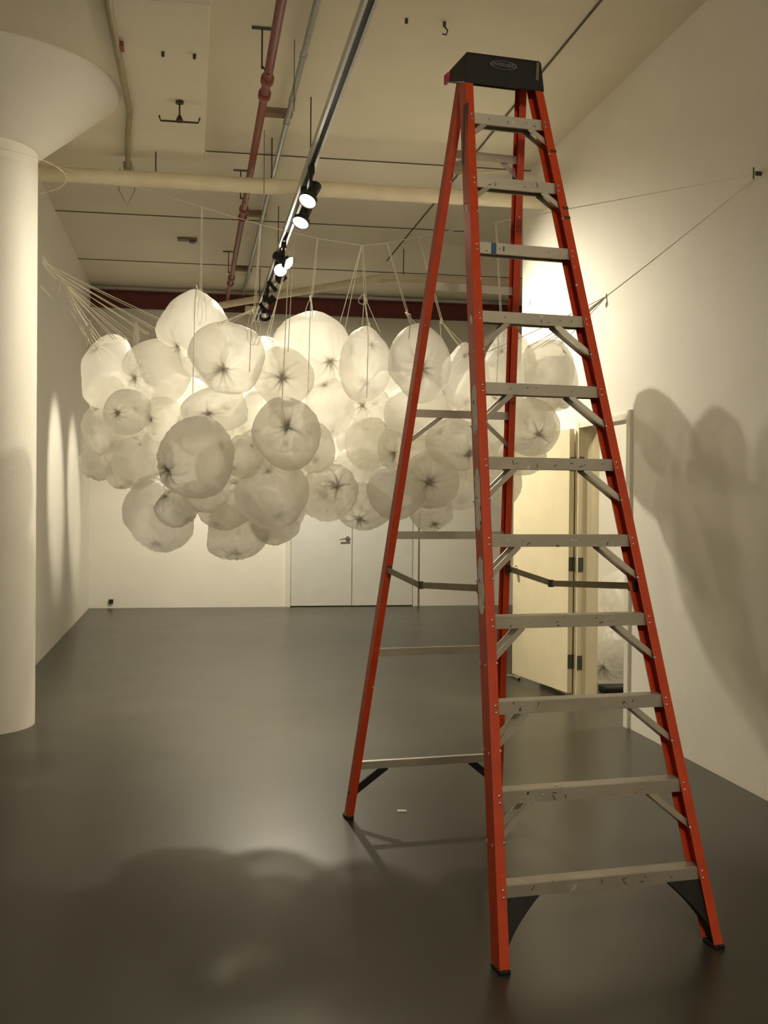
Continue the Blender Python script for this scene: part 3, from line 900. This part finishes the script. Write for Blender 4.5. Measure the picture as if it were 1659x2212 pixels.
RPX, RPZ = .462, 4.24
rdp, o = pipe_thing('sprinkler_pipe', 'long dark red sprinkler pipe running along the ceiling', 'pipe', [(RPX, FY0+.1, RPZ), (RPX, 15.9, RPZ)], .029, 'redpipe')
for px, py in ((577, 172), (572, 205), (526, 452), (521, 470), (496, 600), (493, 612)):
    p_ = at(px, py, z=RPZ); y_ = p_.y
    auto_smooth(MB().tube([Vector((RPX, y_-.045, RPZ))-o, Vector((RPX, y_-.03, RPZ))-o, Vector((RPX, y_+.03, RPZ))-o, Vector((RPX, y_+.045, RPZ))-o], [.032, .043, .043, .032], 16).build('coupling', 'redpipe', rdp))
for px, py in ((578, 150), (524, 430), (497, 590)):
    y_ = at(px, py, z=RPZ).y
    mb = MB(); mb.tube([Vector((RPX-.045, y_, RPZ))-o, Vector((RPX-.045, y_, ZC))-o], .006, 6)
    mb.box(Vector((RPX-.11, y_-.012, ZC-.012))-o, Vector((RPX+.03, y_+.012, ZC))-o)
    mb.tube([Vector((RPX-.045, y_, RPZ+.02))-o, Vector((RPX, y_, RPZ-.035))-o], .006, 6)
    mb.build('hanger', 'iron', rdp)

GX, GZ = .70, 4.44
gcd, o = pipe_thing('electrical_conduit', 'grey metal conduit fixed along the ceiling beside the red pipe', 'conduit', [(GX, FY0+.1, GZ), (GX, 15.9, GZ)], .021, 'conduit')
for px, py in ((655, 120), (627, 215), (608, 265), (565, 475)):
    y_ = at(px, py, z=GZ).y
    auto_smooth(MB().tube([Vector((GX, y_-.03, GZ))-o, Vector((GX, y_+.03, GZ))-o], .026, 14).build('coupling', 'conduit', gcd))
for px, py in ((612, 238), (556, 457), (519, 577)):
    p_ = at(px, py, z=ZC); y_ = p_.y
    MB().box(Vector((GX-.17, y_-.05, ZC-.045))-o, Vector((GX+.035, y_+.05, ZC))-o).build('mounting_block', 'brown', gcd)

# left conduit below the drop panel
cz = 4.30
cp_ = [at(232, -40, z=cz), at(234, 10, z=cz), at(255, 115, z=cz), at(280, 240, z=cz), at(276, 300, z=cz), at(276, 362, z=cz)]
lcd, o = pipe_thing('surface_conduit', 'bent olive conduit below the drop panel next to the column capital', 'conduit', cp_, .022, 'olive', 12)
MB().obox(cp_[-1]-o, (.035, 0, 0), (0, .04, 0), (0, 0, .04)).build('junction_box', 'olive', lcd)
MB().obox(at(256, 100, z=cz)-o+Vector((.02, 0, 0)), (.012, 0, 0), (0, .05, 0), (0, 0, .015)).build('clip', 'redpipe', lcd)
MB().tube([Vector(p)-o for p in (cp_[-1]+Vector((-.06, -.05, -.02)), cp_[-1]+Vector((-.07, -.05, -.2)), cp_[-1]+Vector((0, -.06, -.33)), cp_[-1]+Vector((.06, -.05, -.2)), cp_[-1]+Vector((.05, -.05, 0)))], .004, 6).build('cable_loop', 'olive', lcd)

# pipe branch near the back
bp = [at(440, 672, z=4.15), at(475, 660, z=4.15), at(800, 604, z=4.15), at(826, 600, z=4.15)]
bpp, o = pipe_thing('branch_pipe', 'cream pipe slanting across in front of the far wall top', 'pipe', bp, .045, 'beige', 14)
MB().tube([bp[-1]-o+Vector((-.03, 0, 0)), bp[-1]-o+Vector((.05, 0, 0))], .06, 16).build('elbow', 'beige', bpp)
MB().tube([bp[-1]-o, Vector((4.6, bp[-1].y, 4.15))-o], .045, 14).build('pipe', 'beige', bpp)
MB().tube([Vector((bp[-1].x+.25, bp[-1].y, ZC))-o, Vector((bp[-1].x+.25, bp[-1].y, 4.18))-o], .006, 6).build('hanger_rod', 'iron', bpp)

# red beam on the far wall
bm_ = MB(); bm_.box((XL, YB-.10, 4.20), (FX1, YB, 4.225)); bm_.box((XL, YB-.015, 4.2), (FX1, YB, 4.44)); bm_.box((XL, YB-.10, 4.415), (FX1, YB, 4.44)); bm_.box((XL, YB-.06, 4.2), (FX1, YB-.045, 4.44))
rb = bm_.build('steel_beam', 'beam'); tag(rb, 'dark red steel beam along the top of the far wall', 'beam')

# small conduits and junction box where the ceiling joints meet near the right wall
jb = at(985, 366, z=4.44)
rtj, o = pipe_thing('ceiling_conduit', 'thin cream conduit with junction box near the right wall top', 'conduit', [jb, (XR-.02, jb.y, 4.44)], .012, 'beige', 10)
MB().obox((0, 0, 0), (.05, 0, 0), (0, .05, 0), (0, 0, .03)).build('junction_box', 'olive', rtj)
MB().tube([Vector((.2, -.02, -.02)), Vector((.4, -.06, -.01)), Vector((.7, -.03, -.02))], .007, 8).build('cable', 'beige', rtj)

# brackets and hooks on the ceiling
def bracket(px, py, z, label):
    p_ = at(px, py, z=z); root = empty('ceiling_bracket', p_); tag(root, label, 'bracket')
    auto_smooth(MB().tube([(0, 0, 0), (0, 0, -.02)], .028, 16).build('mount', 'iron', root))
    MB().tube([(0, 0, -.02), (0, 0, -.14)], .006, 8).build('stem', 'iron', root)
    MB().tube([(0, 0, -.10), (0, 0, -.145)], [.010, .030], 10).build('cone', 'iron', root)
    MB().tube([(-.14, 0, -.11), (-.13, 0, -.145), (.13, 0, -.145), (.14, 0, -.11)], .007, 8).build('crossbar', 'iron', root)
bracket(388, 218, 4.33, 'dark T-shaped bracket on the drop panel by the column')
b2 = empty('ceiling_bracket', at(405, 515, z=ZC)); tag(b2, 'brown strap bracket on the ceiling above the left bags', 'bracket')
MB().box((-.11, -.06, -.025), (.11, .06, 0)).build('strap', 'brown', b2)
MB().box((.02, -.05, -.045), (.09, .05, -.025)).build('clip', 'iron', b2)
for px, py, z, lab in ((960, 47, ZC, 'small dark hook on the ceiling left of the ladder top'), (352, 112, 4.33, 'small dark bolt on the drop panel left of another bolt'), (420, 117, 4.33, 'small dark bolt near the drop panel edge'), (878, 40, ZC, 'small rusty bolt on the ceiling near the hook')):
    h = MB(); h.tube([(0, 0, 0), (0, 0, -.03)], .010, 8)
    if lab.startswith('small dark hook'):
        h.tube([(0, 0, -.03), (.02, 0, -.05), (.012, 0, -.08), (-.012, 0, -.075)], .005, 7)
    ho = h.build('ceiling_hook' if lab.startswith('small dark hook') else 'ceiling_bolt', 'iron'); ho.location = at(px, py, z=z); tag(ho, lab, 'hook' if lab.startswith('small dark hook') else 'bolt')

# thin hanging wires
for px, py0, py1, y_, lab in ((635, -30, 240, 7.2, 'thin dark wire hanging in front of the grey conduit'), (570, 270, 420, 9.0, 'thin dark wire hanging beside the red pipe')):
    a = at(px, py1, y=y_); top = Vector((a.x, a.y, ZC))
    hwr = MB().tube([top-a, Vector((0, 0, 0))], .0026, 6).build('hanging_wire', 'iron'); hwr.location = a
    tag(hwr, lab, 'wire')

# ------------------------------------------------------------------ lighting track
TX, TZ = .845, 4.00
trk = empty('lighting_track', (TX, 10, TZ)); tag(trk, 'silver lighting track hanging along the room under the ceiling', 'track')
tm = MB(); L0, L1 = FY0+.6-10, 15.4-10
w2, h2 = .034, .030
tm.prism([[(-w2, y_, -h2), (-w2, y_, h2), (w2, y_, h2), (w2, y_, -h2), (.016, y_, -h2), (.016, y_, .012), (-.016, y_, .012), (-.016, y_, -h2)] for y_ in (L0, L1)])
tm.build('rail', 'track', trk)
MB().box((-.0155, L0, -.004), (.0155, L1, .012)).build('slot', 'slot', trk)
for y_ in (5.6-10, 8.2-10, 11.3-10, 14.4-10):
    MB().tube([(0, y_, h2), (0, y_, ZC-TZ)], .005, 6).build('hanger_rod', 'iron', trk)
# bent cream end of the track fixing near the far wall
MB().obox((-.05, 15.1-10, .08), (.10, 0, 0), (0, .10, 0), (0, 0, .04)).build('end_feed', 'beige', trk)


def track_light(y_, drop, aim, label, energy, angle, yoke=False, blend=.8, off=0.0):
    root = empty('track_light', (TX, y_, TZ-h2)); tag(root, label, 'track light', 'spotlights on the track')
    MB().box((-.022, -.05, -.055), (.022, .05, .004)).build('adapter', 'black', root, bevel=.004)
    MB().tube([(0, 0, -.05), (0, 0, -drop)], .013, 10).build('stem', 'black', root)
    pv = Vector((off, 0, -drop))
    wpv = root.location+pv
    ax = (Vector(aim)-wpv).normalized()
    def ringpts(prof):
        return [pv+ax*h for h, r in prof], [r for h, r in prof]
    p1, r1 = ringpts([(-.115, .036), (-.11, .042), (-.02, .042), (-.015, .038)])
    auto_smooth(MB().tube(p1, r1, 20).build('socket', 'black', root))
    p2, r2 = ringpts([(-.02, .020), (0, .024), (.045, .058), (.065, .062)])
    auto_smooth(MB().tube(p2, r2, 24, cap=False).build('reflector', 'silver', root))
    # open ring shade
    p3, r3 = ringpts([(.035, .064), (.075, .068)])
    ob = auto_smooth(MB().tube(p3, r3, 24, cap=False).build('trim_ring', 'black', root))
    sdm = ob.modifiers.new('solid', 'SOLIDIFY'); sdm.thickness = .004
    p4, r4 = ringpts([(.058, .058), (.066, .050), (.070, .020)])
    auto_smooth(MB().tube(p4, r4, 24).build('lens', 'lens', root), 60)
    if yoke:
        sd_ = ax.cross(Vector((0, 0, 1))).normalized()
        MB().tube([pv+sd_*.0, pv+sd_*.075+Vector((0, 0, .02)), pv+sd_*.078+ax*.03], .008, 8).build('yoke', 'black', root)
    lo_ = add_spot('lamp_beam', wpv+ax*.085, aim, energy, angle, blend)
    lo_.parent = root; lo_.location = pv+ax*.085
    return root

LIGHTS = [
 (8.15, .20, (.05, 7.2, 2.2), 'black track spotlight nearest the viewer, its lit face tilted down left', 66, 160, False, 1.0),
 (8.70, .22, (.35, 8.1, 2.6), 'black track spotlight second from the viewer, shining brightest', 71, 150, True, 1.0),
 (10.6, .16, (2.96, 8.9, 2.2), 'black track spotlight in the middle group facing the right wall', 330, 80, True, 1.0),
 (11.05, .14, (1.0, 5.2, .2), 'black track spotlight in the middle group facing the viewer', 200, 46, False, .9),
 (11.5, .20, (-1.4, 12.1, 1.75), 'black track spotlight in the middle group facing left', 150, 32, False, .75),
 (12.9, .18, (-1.4, 13.9, 1.65), 'black track spotlight in the middle group facing down left', 130, 30, False, .75),
 (13.4, .20, (1.4, 16.0, .7), 'black track spotlight lowest in view, its back and bent yoke showing', 215, 120, True, .8),
]
for l in LIGHTS:
    track_light(*l)

# ------------------------------------------------------------------ doors
d2 = empty('door_2', (0, YB, 0)); struct(d2, 'white double doors in the far wall')
for x0, x1 in ((1.42, 2.30), (2.31, 3.20)):
    MB().box((x0, -.03, .012), (x1, .0, 2.10)).build('leaf', 'backdoor', d2, bevel=.004)
MB().box((1.34, -.035, 0), (1.412, .0, 2.17)).build('jamb', 'trim', d2)
MB().box((3.208, -.035, 0), (3.28, .0, 2.17)).build('jamb', 'trim', d2)
MB().box((1.34, -.035, 2.108), (3.28, .0, 2.17)).build('header', 'trim', d2)
MB().box((1.412, -.006, .0), (3.208, .0, .012)).build('threshold', 'joint', d2)
hd = MB(); hd.tube([(2.235, -.03, .985), (2.235, -.045, .985)], .035, 16); hd.tube([(2.235, -.045, .985), (2.235, -.085, .985)], .012, 10)
hd.tube([(2.24, -.085, .985), (2.18, -.088, .985), (2.11, -.083, .975)], .011, 10)
auto_smooth(hd.build('lever_handle', 'chrome', d2))

d1 = empty('door_1', (XR, 0, 0)); struct(d1, 'open cream door folded back against the right wall')
MB().box((-.018, DY0-.055, 0), (WT+.002, DY0+.012, DH+.05)).build('jamb', 'trim', d1)
MB().box((-.018, DY1-.012, 0), (WT+.002, DY1+.055, DH+.03)).build('jamb', 'doorpaint', d1)
MB().box((-.016, DY0+.012, DH-.012), (WT+.001, DY1-.012, DH+.03)).build('header', 'trim', d1)
MB().box((.05, DY1-.03, 0), (.09, DY1-.012, DH)).build('door_stop', 'doorpaint', d1)
hx, hy, th_ = -.045, DY1+.050, math.radians(8.5)
dv = Vector((-math.sin(th_), math.cos(th_), 0)); dn = Vector((-math.cos(th_), -math.sin(th_), 0))
W_ = 1.02
MB().obox(Vector((hx, hy, 0))+dv*(W_/2+.008)+dn*(-.0)+Vector((0, 0, DH/2+.02)), dv*W_/2, dn*.021, (0, 0, DH/2-.035)).build('leaf', 'doorpaint', d1, bevel=.003)
for hz in (.30, 1.06, 1.84):
    mb = MB()
    mb.obox(Vector((hx, hy, hz))+dv*(.006)+dn*.0, dn*.020, dv*.002, (0, 0, .055))
    mb.box((-.012, DY1-.0145, hz-.055), (.028, DY1-.0118, hz+.055))
    mb.tube([Vector((hx+.024, hy-.004, hz-.056)), Vector((hx+.024, hy-.004, hz+.056))], .006, 8)
    mb.build('hinge', 'hinge', d1)
kb = MB()
kc = Vector((hx, hy, .97))+dv*(W_-.065)+dn*.021
for (h, r) in (): pass
kb.tube([kc, kc+dn*.006], .030, 16); kb.tube([kc+dn*.006, kc+dn*.03], .011, 10)
kb.tube([kc+dn*.026, kc+dn*.036, kc+dn*.050, kc+dn*.060], [.014, .026, .027, .012], 16)
auto_smooth(kb.build('knob', 'chrome', d1), 50)

# ------------------------------------------------------------------ small things
oc_ = MB(); oc_.box((-.035, -.012, -.055), (.035, 0, .055)); 
ou = MB().box((-.03, -.03, -.03), (.03, 0, .03)).build('wall_plug', 'black', bevel=.006); ou.location = at(240, 1299, y=YB-.005)
tag(ou, 'small black plug low on the far wall near the left corner', 'plug')
sc_ = MB(); sc_.prism([[(-.025, -.012, .0), (.02, -.016, .0), (.028, .010, .0), (-.02, .014, .0)], [(-.025, -.012, .003), (.02, -.016, .004), (.028, .010, .002), (-.02, .014, .005)]])
so = sc_.build('paper_scrap', 'paper'); so.location = at(868, 1752, z=0.0005); tag(so, 'tiny pale paper scrap on the floor behind the ladder', 'scrap')
cb = [at(1096, 1459, z=.012), at(1112, 1461, z=.012), at(1122, 1466, z=.012), Vector((XR-.01, 9.85, .012))]
co_ = MB().tube([p_-cb[0] for p_ in cb], .010, 8).build('floor_cable', 'olive'); co_.location = cb[0]
tag(co_, 'thin cable on the floor at the corner by the cream door', 'cable')
sp2 = MB(); sp2.tube([(0, 0, 0), (-.006, 0, 0)], .03, 14)
spo = sp2.build('wall_plate', 'trim'); spo.location = at(1143, 655, x=XR); tag(spo, 'small round grey plate high on the right wall near its far edge', 'wall plate')
